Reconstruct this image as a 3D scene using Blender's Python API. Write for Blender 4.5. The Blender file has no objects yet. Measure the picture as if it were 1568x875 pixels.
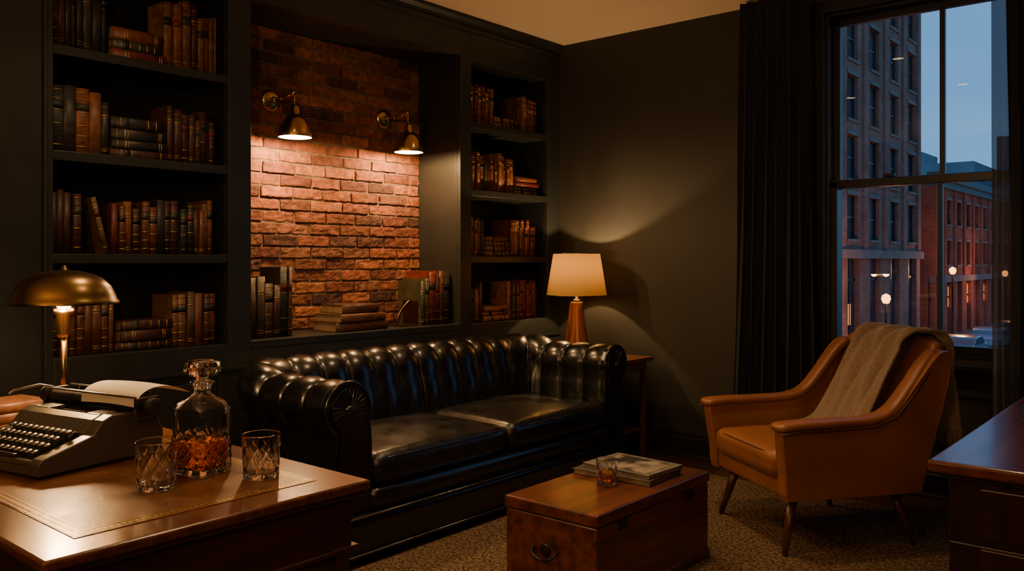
import bpy, bmesh, math, random
from mathutils import Vector, Matrix, noise
random.seed(7)
COL=bpy.context.scene.collection
pi=math.pi

# ---------------------------------------------------------------- mesh builder
class MB:
    def __init__(s): s.v=[];s.f=[];s.m=[];s.s=[];s.c=[]
    def add(s,vs,fs,mi=0,smooth=False,M=None,col=None):
        o=len(s.v)
        for p in vs:
            p=Vector(p)
            s.v.append(M@p if M is not None else p)
        for f in fs:
            s.f.append([o+i for i in f]);s.m.append(mi);s.s.append(smooth);s.c.append(col)
    def box(s,x0,x1,y0,y1,z0,z1,mi=0,M=None,col=None):
        vs=[(x,y,z) for x in (x0,x1) for y in (y0,y1) for z in (z0,z1)]
        fs=[(0,1,3,2),(4,6,7,5),(0,4,5,1),(2,3,7,6),(0,2,6,4),(1,5,7,3)]
        s.add(vs,fs,mi,False,M,col)
    def rbox(s,c,h,r,mi=0,puff=0,M=None,n=6,col=None,k=3):
        def ticks(hh):
            rr=min(r,hh*.98)
            a=[-hh+rr*(i/k) for i in range(k+1)]
            m=[-(hh-rr)+2*(hh-rr)*j/n for j in range(1,n)]
            b=[-x for x in reversed(a)]
            return a+m+b
        T=[ticks(h[i]) for i in range(3)]
        idx={};vs=[];fs=[]
        def vid(p):
            key=tuple(round(q,5) for q in p)
            if key in idx:return idx[key]
            inner=Vector([max(-(h[i]-min(r,h[i]*.98)),min(h[i]-min(r,h[i]*.98),p[i])) for i in range(3)])
            d=Vector(p)-inner
            q=[0,0,0]
            L=math.sqrt(sum((d[i]/min(r,h[i]*.98))**2 for i in range(3))) or 1
            for i in range(3): q[i]=inner[i]+d[i]/L
            u=q[0]/h[0];w=q[1]/h[1]
            q[2]+=puff*(1-u*u)*(1-w*w)*(1 if q[2]>0 else -.3)*min(1,abs(q[2])/h[2]*1.2)
            idx[key]=len(vs);vs.append((q[0]+c[0],q[1]+c[1],q[2]+c[2]));return idx[key]
        for ax in range(3):
            a,b=[i for i in range(3) if i!=ax]
            for sg in (-1,1):
                for i in range(len(T[a])-1):
                    for j in range(len(T[b])-1):
                        q=[]
                        for (ii,jj) in ((i,j),(i+1,j),(i+1,j+1),(i,j+1)):
                            p=[0,0,0];p[ax]=sg*h[ax];p[a]=T[a][ii];p[b]=T[b][jj];q.append(vid(p))
                        if len(set(q))==4: fs.append(q if sg>0 else q[::-1])
        s.add(vs,fs,mi,True,M,col)
    def lathe(s,prof,n=48,mi=0,M=None,smooth=True,mod=None,closed=False,col=None):
        vs=[];fs=[]
        for (r,z) in prof:
            for i in range(n):
                a=2*pi*i/n
                rr=r if mod is None else mod(r,z,a)
                vs.append((rr*math.cos(a),rr*math.sin(a),z))
        P=len(prof)
        rng=P if closed else P-1
        for j in range(rng):
            for i in range(n):
                k=(j+1)%P
                fs.append((j*n+i,j*n+(i+1)%n,k*n+(i+1)%n,k*n+i))
        if not closed:
            if prof[0][0]>1e-6: fs.append(tuple(range(n))[::-1])
            if prof[-1][0]>1e-6: fs.append(tuple((P-1)*n+i for i in range(n)))
        s.add(vs,fs,mi,smooth,M,col)
    def shell(s,prof,n=48,mi=0,M=None,col=None):
        vs=[];fs=[]
        for (r,z) in prof:
            for i in range(n):
                a=2*pi*i/n; vs.append((r*math.cos(a),r*math.sin(a),z))
        for j in range(len(prof)-1):
            for i in range(n):
                fs.append((j*n+i,j*n+(i+1)%n,(j+1)*n+(i+1)%n,(j+1)*n+i))
        s.add(vs,fs,mi,True,M,col)
    def prism(s,poly,a0,a1,axis='x',mi=0,M=None,smooth=False,col=None):
        def mk(p,a):
            return {'x':(a,p[0],p[1]),'y':(p[0],a,p[1]),'z':(p[0],p[1],a)}[axis]
        n=len(poly)
        vs=[mk(p,a0) for p in poly]+[mk(p,a1) for p in poly]
        fs=[(i,(i+1)%n,n+(i+1)%n,n+i) for i in range(n)]
        s.add(vs,fs+[tuple(range(n))[::-1],tuple(range(n,2*n))],mi,smooth,M,col)
    def tube(s,pts,r,n=10,mi=0,M=None,closed=False,col=None,smooth=True):
        pts=[Vector(p) for p in pts];N=len(pts)
        rs=r if isinstance(r,(list,tuple)) else [r]*N
        vs=[];fs=[];up=None
        for i in range(N):
            if closed: t=pts[(i+1)%N]-pts[(i-1)%N]
            else: t=pts[min(i+1,N-1)]-pts[max(i-1,0)]
            t.normalize()
            if up is None:
                up=Vector((0,0,1)) if abs(t.z)<.9 else Vector((1,0,0))
            a=t.cross(up)
            if a.length<1e-4: a=t.cross(Vector((0,1,.3)))
            a.normalize();b=a.cross(t).normalized();up=b
            for k in range(n):
                g=2*pi*k/n
                vs.append(pts[i]+a*math.cos(g)*rs[i]+b*math.sin(g)*rs[i])
        for i in range(N if closed else N-1):
            j=(i+1)%N
            for k in range(n):
                fs.append((i*n+k,i*n+(k+1)%n,j*n+(k+1)%n,j*n+k))
        if not closed:
            fs.append(tuple(range(n)));fs.append(tuple((N-1)*n+k for k in range(n))[::-1])
        s.add(vs,fs,mi,smooth,M,col)
    def grid(s,fn,nu,nv,mi=0,M=None,smooth=True,col=None):
        vs=[fn(i/nu,j/nv) for i in range(nu+1) for j in range(nv+1)]
        fs=[(i*(nv+1)+j,(i+1)*(nv+1)+j,(i+1)*(nv+1)+j+1,i*(nv+1)+j+1) for i in range(nu) for j in range(nv)]
        s.add(vs,fs,mi,smooth,M,col)
    def obj(s,name,mats,parent=None,bevel=0,bseg=2,loc=None,rot=None,solid=0,recalc=True,subsurf=0,bang=40):
        me=bpy.data.meshes.new(name)
        me.from_pydata([tuple(p) for p in s.v],[],s.f)
        for m in (mats if isinstance(mats,(list,tuple)) else [mats]): me.materials.append(m)
        me.polygons.foreach_set('material_index',s.m)
        me.polygons.foreach_set('use_smooth',s.s)
        if any(c is not None for c in s.c):
            at=me.color_attributes.new('Col','FLOAT_COLOR','CORNER')
            data=[]
            for p,c in zip(me.polygons,s.c):
                c=c or (.1,.1,.1)
                for _ in range(p.loop_total): data+= [c[0],c[1],c[2],1]
            at.data.foreach_set('color',data)
        me.update()
        if recalc:
            bm=bmesh.new();bm.from_mesh(me)
            bmesh.ops.recalc_face_normals(bm,faces=bm.faces);bm.to_mesh(me);bm.free()
        o=bpy.data.objects.new(name,me);COL.objects.link(o)
        if parent: o.parent=parent
        if loc: o.location=loc
        if rot: o.rotation_euler=rot
        if solid:
            m=o.modifiers.new('sol','SOLIDIFY');m.thickness=solid;m.offset=0
        if bevel:
            m=o.modifiers.new('bev','BEVEL');m.width=bevel;m.segments=bseg;m.limit_method='ANGLE';m.angle_limit=math.radians(bang);m.harden_normals=False
        if subsurf:
            m=o.modifiers.new('sub','SUBSURF');m.levels=subsurf;m.render_levels=subsurf
        return o
def empty(name,loc=(0,0,0),rz=0):
    e=bpy.data.objects.new(name,None);COL.objects.link(e);e.location=loc;e.rotation_euler=(0,0,rz);e.empty_display_size=.1
    return e
def T(x,y,z,rz=0): return Matrix.Translation((x,y,z))@Matrix.Rotation(rz,4,'Z')
def smoothpoly(pts,n=6,closed=True):
    out=[];N=len(pts)
    for i in range(N if closed else N-1):
        p0=pts[(i-1)%N] if closed or i>0 else pts[i];p1=pts[i];p2=pts[(i+1)%N];p3=pts[(i+2)%N] if closed or i+2<N else p2
        for k in range(n):
            t=k/n
            out.append(tuple(.5*((2*b)+(-a+c)*t+(2*a-5*b+4*c-d)*t*t+(-a+3*b-3*c+d)*t**3) for a,b,c,d in zip(p0,p1,p2,p3)))
    if not closed: out.append(tuple(pts[-1]))
    return out
def tight(prof,e=.0005):
    out=[prof[0]]
    for a,c in zip(prof,prof[1:]):
        L=math.hypot(c[0]-a[0],c[1]-a[1])
        if L>e*3:
            t=e/L
            out.append(tuple(p+(q-p)*t for p,q in zip(a,c)));out.append(tuple(p+(q-p)*(1-t) for p,q in zip(a,c)))
        out.append(c)
    return out

# ---------------------------------------------------------------- materials
def newmat(name):
    m=bpy.data.materials.new(name);m.use_nodes=True
    nt=m.node_tree;b=nt.nodes['Principled BSDF'];return m,nt,b
def mat(name,c,rough=.5,metal=0,c2=None,ns=8,stretch=(1,1,1),bump=0,bs=60,bdist=.002,coat=0,spec=.5,emis=None,es=0,attr=False,rvar=0,sheen=0,detail=4,p0=.32,p1=.68):
    m,nt,b=newmat(name);N=nt.nodes;L=nt.links
    b.inputs['Roughness'].default_value=rough;b.inputs['Metallic'].default_value=metal
    b.inputs['Base Color'].default_value=(*c,1);b.inputs['Specular IOR Level'].default_value=spec
    b.inputs['Coat Weight'].default_value=coat;b.inputs['Coat Roughness'].default_value=.15
    b.inputs['Sheen Weight'].default_value=sheen
    tc=N.new('ShaderNodeTexCoord');mp=N.new('ShaderNodeMapping');mp.inputs['Scale'].default_value=stretch
    L.new(tc.outputs['Object'],mp.inputs['Vector'])
    if c2 is not None or attr or rvar:
        nz=N.new('ShaderNodeTexNoise');nz.inputs['Scale'].default_value=ns;nz.inputs['Detail'].default_value=detail
        L.new(mp.outputs[0],nz.inputs['Vector'])
    if c2 is not None:
        cr=N.new('ShaderNodeValToRGB');cr.color_ramp.elements[0].position=p0;cr.color_ramp.elements[1].position=p1
        cr.color_ramp.elements[0].color=(*c,1);cr.color_ramp.elements[1].color=(*c2,1)
        L.new(nz.outputs[0],cr.inputs[0]);L.new(cr.outputs[0],b.inputs['Base Color'])
    if attr:
        at=N.new('ShaderNodeAttribute');at.attribute_name='Col'
        mr=N.new('ShaderNodeMapRange');mr.inputs[1].default_value=.3;mr.inputs[2].default_value=.7;mr.inputs[3].default_value=.55;mr.inputs[4].default_value=1.4
        L.new(nz.outputs[0],mr.inputs[0])
        mx=N.new('ShaderNodeVectorMath');mx.operation='SCALE'
        L.new(at.outputs['Color'],mx.inputs[0]);L.new(mr.outputs[0],mx.inputs['Scale']);L.new(mx.outputs[0],b.inputs['Base Color'])
    if rvar:
        mr=N.new('ShaderNodeMapRange');mr.inputs[3].default_value=rough-rvar;mr.inputs[4].default_value=rough+rvar
        mr.inputs[1].default_value=.3;mr.inputs[2].default_value=.7
        L.new(nz.outputs[0],mr.inputs[0]);L.new(mr.outputs[0],b.inputs['Roughness'])
    if bump:
        nb=N.new('ShaderNodeTexNoise');nb.inputs['Scale'].default_value=bs;nb.inputs['Detail'].default_value=5
        L.new(mp.outputs[0],nb.inputs['Vector'])
        bp=N.new('ShaderNodeBump');bp.inputs['Strength'].default_value=bump;bp.inputs['Distance'].default_value=bdist
        L.new(nb.outputs[0],bp.inputs['Height']);L.new(bp.outputs[0],b.inputs['Normal'])
    if emis: b.inputs['Emission Color'].default_value=(*emis,1);b.inputs['Emission Strength'].default_value=es
    return m
def wood(name,c1,c2,rough=.3,coat=.3,axis='x',sc=1.0,bump=.15):
    st={'x':(1.2*sc,14*sc,14*sc),'y':(14*sc,1.2*sc,14*sc),'z':(14*sc,14*sc,1.2*sc)}[axis]
    m=mat(name,c1,rough,c2=c2,ns=2.2,stretch=st,bump=bump,bs=6,bdist=.001,coat=coat,detail=8)
    return m
def glassmat(name,col=(1,1,1),ior=1.5,rough=0):
    m,nt,b=newmat(name)
    b.inputs['Base Color'].default_value=(*col,1);b.inputs['Transmission Weight'].default_value=1
    b.inputs['Roughness'].default_value=rough;b.inputs['IOR'].default_value=ior
    return m

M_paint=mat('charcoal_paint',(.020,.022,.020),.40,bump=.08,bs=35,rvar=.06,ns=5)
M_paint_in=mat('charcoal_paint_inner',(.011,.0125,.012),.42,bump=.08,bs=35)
M_wall=mat('olive_charcoal_wall',(.022,.020,.014),.58,c2=(.026,.024,.0165),ns=3,bump=.12,bs=120)
M_ceil=mat('ceiling_plaster',(.80,.62,.44),.9,bump=.1,bs=40)
M_base=mat('baseboard_paint',(.015,.0145,.0135),.35)
M_mortar=mat('mortar',(.22,.145,.095),.95,c2=(.11,.075,.05),ns=40,bump=.6,bs=90)
M_brick=mat('brick_clay',(.3,.1,.05),.88,attr=True,ns=28,bump=1,bs=60,bdist=.006)
M_black=mat('black_leather',(.0055,.0058,.006),.26,rvar=.06,ns=14,bump=.18,bs=260,bdist=.001,spec=.75,coat=.15)
M_blackseat=mat('black_leather_seat',(.0075,.0075,.0072),.32,rvar=.09,ns=7,bump=.5,bs=14,bdist=.008,spec=.6)
M_tan=mat('tan_leather',(.215,.080,.027),.40,c2=(.28,.108,.038),ns=5,bump=.25,bs=200,bdist=.001,rvar=.05)
M_tan_d=mat('tan_leather_piping',(.08,.028,.010),.4)
M_brass=mat('aged_brass',(.56,.37,.14),.24,metal=1,rvar=.07,ns=10)
M_brassd=mat('dark_brass',(.20,.125,.05),.3,metal=1)
M_white_in=mat('shade_inside',(.75,.62,.42),.5)
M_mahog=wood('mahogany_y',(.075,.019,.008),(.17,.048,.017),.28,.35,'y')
M_trunk=wood('trunk_wood_y',(.040,.0095,.0045),(.165,.041,.014),.36,.3,'y',.8)
M_walnut=wood('walnut',(.06,.018,.008),(.12,.042,.016),.35,.2,'z')
M_desk=wood('desk_walnut_x',(.090,.029,.010),(.19,.070,.024),.25,.5,'x')
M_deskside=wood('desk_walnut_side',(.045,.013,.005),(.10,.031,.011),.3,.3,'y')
M_desklea=mat('desk_leather',(.12,.048,.016),.30,c2=(.19,.083,.029),ns=11,bump=.35,bs=120,bdist=.001,rvar=.08,coat=.2)
M_gold=mat('gold_tooling',(.66,.43,.15),.35,metal=1)
M_golddim=mat('gilt',(.50,.31,.11),.42,metal=1)
M_book=mat('book_leather',(.1,.05,.02),.5,attr=True,ns=30,bump=.3,bs=150,bdist=.001)
M_page=mat('paper_pages',(.28,.19,.11),.85,c2=(.19,.13,.065),ns=5,stretch=(1,60,1))
M_paper=mat('typing_paper',(.80,.72,.58),.8)
M_rug=mat('rug_wool',(.045,.028,.016),1,c2=(.20,.136,.080),ns=75,bump=.9,bs=110,bdist=.008,detail=2,p0=.38,p1=.62,spec=.08)
M_curt=mat('curtain_velvet',(.0065,.0078,.012),.85,sheen=.05,bump=.2,bs=150)
M_blk=mat('black_metal',(.012,.012,.012),.35)
M_type=mat('typewriter_enamel',(.072,.061,.047),.33,bump=.15,bs=300,coat=.15)
M_typed=mat('typewriter_dark',(.018,.017,.016),.4)
M_key=mat('key_caps',(.03,.028,.024),.18,coat=.6)
M_steel=mat('steel',(.5,.48,.44),.22,metal=1)
M_rubber=mat('platen_rubber',(.02,.02,.02),.6)
M_blanket=mat('wool_throw',(.17,.115,.073),.95,c2=(.27,.19,.125),ns=120,bump=.9,bs=170,bdist=.004,sheen=.3)
M_frame=mat('window_frame_paint',(.012,.014,.017),.35)
M_crystal=glassmat('crystal',(1,.995,.985),1.48)
M_whisky=glassmat('whisky',(.78,.22,.03),1.36)
M_lampwood=wood('lamp_base_wood',(.06,.015,.005),(.33,.11,.03),.2,.5,'z',.9)

def em(name,c,s):
    m=bpy.data.materials.new(name);m.use_nodes=True;nt=m.node_tree;nt.nodes.clear()
    o=nt.nodes.new('ShaderNodeOutputMaterial');e=nt.nodes.new('ShaderNodeEmission')
    e.inputs[0].default_value=(*c,1);e.inputs[1].default_value=s;nt.links.new(e.outputs[0],o.inputs[0]);return m
M_bulb=em('bulb_glow',(1,.62,.28),22)
M_bulb2=em('streetlight_glow',(1,.36,.09),6)
M_shade=bpy.data.materials.new('lampshade_linen');M_shade.use_nodes=True
nt=M_shade.node_tree;nt.nodes.clear()
o_=nt.nodes.new('ShaderNodeOutputMaterial');tr=nt.nodes.new('ShaderNodeBsdfTranslucent');df=nt.nodes.new('ShaderNodeBsdfDiffuse');mx=nt.nodes.new('ShaderNodeMixShader')
tr.inputs[0].default_value=(.066,.034,.0065,1);df.inputs[0].default_value=(.33,.24,.10,1);mx.inputs[0].default_value=.5
nt.links.new(tr.outputs[0],mx.inputs[1]);nt.links.new(df.outputs[0],mx.inputs[2]);nt.links.new(mx.outputs[0],o_.inputs[0])
M_pane=bpy.data.materials.new('window_glass');M_pane.use_nodes=True
nt=M_pane.node_tree;nt.nodes.clear()
o_=nt.nodes.new('ShaderNodeOutputMaterial');tr=nt.nodes.new('ShaderNodeBsdfTransparent');gl=nt.nodes.new('ShaderNodeBsdfGlossy');gl.inputs['Roughness'].default_value=0;mx=nt.nodes.new('ShaderNodeMixShader')
fr=nt.nodes.new('ShaderNodeFresnel');fr.inputs[0].default_value=1.45
nt.links.new(fr.outputs[0],mx.inputs[0]);nt.links.new(tr.outputs[0],mx.inputs[1]);nt.links.new(gl.outputs[0],mx.inputs[2]);nt.links.new(mx.outputs[0],o_.inputs[0])
M_sheer=bpy.data.materials.new('sheer_fabric');M_sheer.use_nodes=True
nt=M_sheer.node_tree;nt.nodes.clear()
o_=nt.nodes.new('ShaderNodeOutputMaterial');tr=nt.nodes.new('ShaderNodeBsdfTransparent');df=nt.nodes.new('ShaderNodeBsdfDiffuse');df.inputs[0].default_value=(.10,.11,.15,1);mx=nt.nodes.new('ShaderNodeMixShader');mx.inputs[0].default_value=.86
nt.links.new(tr.outputs[0],mx.inputs[1]);nt.links.new(df.outputs[0],mx.inputs[2]);nt.links.new(mx.outputs[0],o_.inputs[0])
def plankfloor():
    m,nt,b=newmat('floor_planks');N=nt.nodes;L=nt.links
    tc=N.new('ShaderNodeTexCoord');br=N.new('ShaderNodeTexBrick');br.offset=.37
    br.inputs['Color1'].default_value=(.040,.017,.008,1);br.inputs['Color2'].default_value=(.070,.030,.014,1);br.inputs['Mortar'].default_value=(.006,.004,.003,1)
    br.inputs['Scale'].default_value=1;br.inputs['Brick Width'].default_value=1.4;br.inputs['Row Height'].default_value=.12;br.inputs['Mortar Size'].default_value=.002
    L.new(tc.outputs['Object'],br.inputs['Vector']);L.new(br.outputs[0],b.inputs['Base Color']);b.inputs['Roughness'].default_value=.35
    return m
M_floor=plankfloor()
def cityb(name,c1,c2,cm):
    m,nt,b=newmat(name);N=nt.nodes;L=nt.links
    tc=N.new('ShaderNodeTexCoord')
    sx=N.new('ShaderNodeSeparateXYZ');cx=N.new('ShaderNodeCombineXYZ')
    L.new(tc.outputs['Object'],sx.inputs[0])
    ad=N.new('ShaderNodeMath');ad.operation='ADD';L.new(sx.outputs[0],ad.inputs[0]);L.new(sx.outputs[1],ad.inputs[1])
    L.new(ad.outputs[0],cx.inputs[0]);L.new(sx.outputs[2],cx.inputs[1])
    br=N.new('ShaderNodeTexBrick');br.inputs['Color1'].default_value=(*c1,1);br.inputs['Color2'].default_value=(*c2,1);br.inputs['Mortar'].default_value=(*cm,1)
    br.inputs['Scale'].default_value=1;br.inputs['Brick Width'].default_value=.5;br.inputs['Row Height'].default_value=.17;br.inputs['Mortar Size'].default_value=.015
    L.new(cx.outputs[0],br.inputs['Vector'])
    nz=N.new('ShaderNodeTexNoise');nz.inputs['Scale'].default_value=.5;nz.inputs['Detail'].default_value=6
    L.new(tc.outputs['Object'],nz.inputs['Vector'])
    mr=N.new('ShaderNodeMapRange');mr.inputs[1].default_value=.3;mr.inputs[2].default_value=.7;mr.inputs[3].default_value=.7;mr.inputs[4].default_value=1.2
    L.new(nz.outputs[0],mr.inputs[0]);sc=N.new('ShaderNodeVectorMath');sc.operation='SCALE'
    L.new(br.outputs[0],sc.inputs[0]);L.new(mr.outputs[0],sc.inputs['Scale']);L.new(sc.outputs[0],b.inputs['Base Color']);b.inputs['Roughness'].default_value=.9
    b.inputs['Specular IOR Level'].default_value=.15
    return m
M_city1=cityb('city_brick_brown',(.36,.165,.115),(.28,.125,.09),(.25,.16,.125))
M_city2=cityb('city_brick_red',(.40,.11,.062),(.30,.082,.05),(.26,.13,.09))
M_stone=mat('city_stone',(.24,.19,.165),.85,c2=(.18,.145,.125),ns=1,spec=.2)
M_cityfar=mat('city_far',(.30,.30,.30),.9,c2=(.22,.23,.24),ns=.3)
M_cglass=mat('city_window_glass',(.02,.035,.05),.12,spec=.7)
M_croof=mat('copper_cornice',(.08,.13,.13),.7)
M_asph=mat('asphalt',(.06,.06,.07),.6,c2=(.10,.10,.11),ns=.6)
M_shop=em('shop_glow',(1,.40,.13),1.1)
M_litwin=em('lit_room_glow',(1,.45,.16),.5)

# ---------------------------------------------------------------- camera
cam=bpy.data.cameras.new('camera');co=bpy.data.objects.new('camera',cam);COL.objects.link(co)
cam.sensor_width=36;cam.lens=29.78;cam.shift_y=-37.5/1568;cam.clip_end=600;cam.clip_start=.05
co.location=(3.657,-4.857,1.25);co.rotation_euler=(pi/2,0,math.radians(40.2))
bpy.context.scene.camera=co

# ---------------------------------------------------------------- room shell
H=2.79; XR=4.8; YB=-6.4
def simple(name,boxes,m,bevel=0,parent=None):
    b=MB()
    for q in boxes:b.box(*q)
    return b.obj(name,m,parent,bevel=bevel)
simple('floor',[(-.7,XR+.1,YB-.1,.25,-.12,0)],M_floor)
simple('ceiling',[(-.7,XR+.1,YB-.1,.25,H,H+.12)],M_ceil)
WX0,WX1,WZ0,WZ1=1.90,3.08,.74,2.66
simple('wall_window',[(-.7,WX0,0,.22,0,H),(WX1,XR,0,.22,0,H),(WX0,WX1,0,.22,0,WZ0),(WX0,WX1,0,.22,WZ1,H)],M_wall)
simple('wall_right',[(XR,XR+.1,YB,.22,0,H)],M_wall)
simple('wall_back',[(-.7,XR+.1,YB-.1,YB,0,H)],M_wall)
simple('wall_left',[(-.6,-.012,YB,-3.459,0,H),(-.6,-.5,-3.459,0,0,H)],M_paint)
b=MB()
prof=[(0,0),(-.022,0),(-.022,.12),(-.016,.13),(-.016,.15),(-.008,.168),(0,.17)]
b.prism([(y,z) for y,z in prof],0.02,XR,'x')
b.prism([(-.022,0),(-.034,0),(-.034,.012),(-.030,.02),(-.022,.024)],0.02,XR,'x')
b.obj('baseboard_window',M_base)
simple('baseboard_left',[(-.012,.008,YB,-3.47,0,.17)],M_base)
simple('trim_1',[(1.84,3.14,-.018,0,.19,.21),(1.84,3.14,-.018,0,.54,.56),(1.84,1.87,-.018,0,.21,.54),(2.48,2.51,-.018,0,.21,.54),(3.11,3.14,-.018,0,.21,.54)],M_base,.004)

# bookcase ----------------------------------------------------
bc=empty('built_in_bookcase')
b=MB()
S=[(-3.458,-3.426),(-2.634,-2.510),(-1.028,-.927),(-.145,0)]
for (a,c) in S:
    b.box(-.03,0,a,c,0,H-.001)
b.box(-.03,0,-3.426,-2.634,2.52,H-.001);b.box(-.03,0,-.927,-.145,2.52,H-.001);b.box(-.03,0,-2.51,-1.028,2.535,H-.001)
for (a,c) in ((-3.426,-2.634),(-2.51,-1.028),(-.927,-.145)):
    b.box(-.03,0,a,c,.74,.852); b.box(-.03,0,a,c,0,.12)
    b.box(-.03,-.015,a,c,.12,.74)
    b.box(-.02,-.004,a+.06,c-.06,.18,.68)
    b.box(-.02,0,a,a+.045,.12,.74);b.box(-.02,0,c-.045,c,.12,.74)
b.obj('face_frame',M_paint,bc,bevel=.0035)
b=MB()
b.box(.0,.012,-3.462,-.0,.725,.742);b.box(.0,.010,-3.462,0,2.70,2.715)
b.prism([(0.0,2.735),(.012,2.735),(.016,2.75),(.034,2.77),(.038,2.789),(0,2.789)],-3.462,0,'y')
b.box(.0,.006,-3.462,-3.452,.742,2.70)
b.obj('moulding',M_paint,bc,bevel=.002)
b=MB()
def carcass(y0,y1,z0,z1,depth=.36):
    b.box(-depth-.012,-depth,y0-.02,y1+.02,z0-.02,z1+.02)
    b.box(-depth,-.03,y0-.02,y0,z0-.02,z1+.02);b.box(-depth,-.03,y1,y1+.02,z0-.02,z1+.02)
    b.box(-depth,-.03,y0,y1,z0-.03,z0);b.box(-depth,-.03,y0,y1,z1,z1+.02)
carcass(-3.426,-2.634,.852,2.52)
carcass(-.927,-.145,.852,2.52)
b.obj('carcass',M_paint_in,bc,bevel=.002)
b=MB()
for (y0,y1) in ((-3.426,-2.634),(-.927,-.145)):
    for s_ in (2.14,1.705,1.28): b.box(-.36,-.006,y0,y1,s_-.04,s_)
b.obj('shelves',M_paint,bc,bevel=.002)
b=MB()
b.box(-.39,-.03,-2.53,-2.51,.84,2.56);b.box(-.39,-.03,-1.028,-1.008,.84,2.56)
b.box(-.39,0.004,-2.51,-1.028,.82,.858);b.box(-.39,-.03,-2.51,-1.028,2.535,2.555)
b.obj('niche_lining',M_paint,bc,bevel=.003)

# brick wall ---------------------------------------------------
b=MB()
b.box(-.46,-.3775,-2.51,-1.028,.858,2.535,1)
pal=[(.27,.088,.040),(.23,.074,.036),(.17,.052,.030),(.31,.112,.050),(.12,.038,.026),(.21,.080,.047),(.25,.083,.036),(.085,.033,.025),(.19,.062,.033)]
z=.866;row=0
while z<2.53:
    y=-2.51-(.1075 if row%2 else 0)-random.uniform(0,.02)
    while y<-1.03:
        L=.205+random.uniform(-.010,.010)
        y0=max(y,-2.509);y1=min(y+L,-1.029);z1=min(z+.0565,2.533)
        if y1-y0>.02:
            j=lambda a:random.uniform(-a,a)
            xf=-.369+j(.006)
            c=random.choice(pal);k=random.uniform(.75,1.25);c=tuple(q*k for q in c)
            nu,nv=11,4
            def fn(u,v,y0=y0,y1=y1,z0=z,z1=z1,xf=xf):
                yy=y0+(y1-y0)*u;zz=z0+(z1-z0)*v
                n=noise.noise(Vector((yy*22,zz*40,xf*300)))
                n2=noise.noise(Vector((yy*60,zz*80,3)))
                return (xf+n*.005+n2*.0022,yy+noise.noise(Vector((yy*40,zz*40,5)))*.005,zz+noise.noise(Vector((yy*35,zz*50,9)))*.0062)
            vs=[fn(i/nu,jj/nv) for i in range(nu+1) for jj in range(nv+1)]
            fs=[(i*(nv+1)+q,(i+1)*(nv+1)+q,(i+1)*(nv+1)+q+1,i*(nv+1)+q+1) for i in range(nu) for q in range(nv)]
            per=[i*(nv+1) for i in range(nu+1)]+[nu*(nv+1)+q for q in range(1,nv+1)]+[i*(nv+1)+nv for i in range(nu-1,-1,-1)]+[q for q in range(nv-1,0,-1)]
            n0=len(vs)
            vs+= [(-.385,vs[p][1],vs[p][2]) for p in per]
            P=len(per)
            fs+=[(per[i],per[(i+1)%P],n0+(i+1)%P,n0+i) for i in range(P)]
            b.add(vs,fs,0,False,None,c)
        y+=L+.0115
    z+=.0672;row+=1
b.obj('brick_accent_wall',[M_brick,M_mortar],bevel=.004,bseg=2,bang=50)

# ---------------------------------------------------------------- books
PAL=[(.10,.035,.015),(.15,.052,.02),(.07,.028,.014),(.22,.075,.022),(.05,.018,.012),(.11,.022,.014),(.028,.032,.022),(.02,.024,.022),(.17,.08,.035),(.08,.05,.025),(.13,.03,.018),(.02,.018,.017),(.045,.045,.03)]
WARM=[(.16,.05,.02),(.22,.07,.025),(.12,.03,.017),(.19,.055,.02),(.09,.03,.016),(.05,.05,.04),(.14,.022,.016),(.25,.10,.04)]
PAL=[tuple(q*.9 for q in c) for c in PAL];WARM=[tuple(q*.9 for q in c) for c in WARM]
def book(b,M,w,h,d,col,fancy=True):
    bul=min(.010,w*.28)
    b.box(-d+.006,-.008,.003,w-.003,.004,h-.004,1,M)
    b.box(-d,-.004,0,.0028,0,h,0,M,col);b.box(-d,-.004,w-.0028,w,0,h,0,M,col)
    def arc(e):
        return [(-.007,-e*.3)]+[(-.005+(bul+e)*math.sin(pi*i/8),w/2-(w/2+e*.6)*math.cos(pi*i/8)) for i in range(9)]+[(-.007,w+e*.3)]
    b.prism(arc(0),0,h,'z',0,M,True,col)
    if fancy:
        st=random.random()
        if st<.6:
            for t in (.1,.26,.42,.62,.8,.93):
                b.prism(arc(.0016),h*t,h*t+.0035,'z',2 if random.random()<.7 else 0,M,True,col)
            dk=random.choice([(.10,.012,.01),(.01,.01,.01),(.02,.03,.02)])
            b.prism(arc(.0006),h*.65,h*.77,'z',0,M,True,dk)
        elif st<.85:
            for t in (.08,.12,.7,.9): b.prism(arc(.0010),h*t,h*t+.0025,'z',2,M,True,col)
            b.prism(arc(.0008),h*.74,h*.765,'z',2,M,True,col)
LIE=Matrix(((1,0,0,0),(0,0,-1,0),(0,1,0,0),(0,0,0,1)))
def brow(b,x,y0,y1,z,hmin,hmax,pal,tmin=.02,tmax=.042,jit=.03):
    y=y0
    while y<y1-.012:
        w=min(random.uniform(tmin,tmax),y1-y)
        if w<.013: break
        h=random.uniform(hmin,hmax);d=random.uniform(.15,.19)
        book(b,T(x-random.uniform(0,jit),y,z),w-.0012,h,d,random.choice(pal))
        y+=w
def stack(b,x,y0,y1,z,n,pal,tm=.033):
    zz=z
    L=y1-y0
    for i in range(n):
        t=random.uniform(tm*.8,tm*1.2);l=L*random.uniform(.86,1)
        if i==0:l=L
        cy=(y0+y1)/2+random.uniform(-1,1)*(L-l)/2
        M=Matrix.Translation((x-random.uniform(0,.02),cy+l/2,zz+.0005))@LIE
        book(b,M,t-.001,l,.19,random.choice(pal))
        zz+=t
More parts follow.
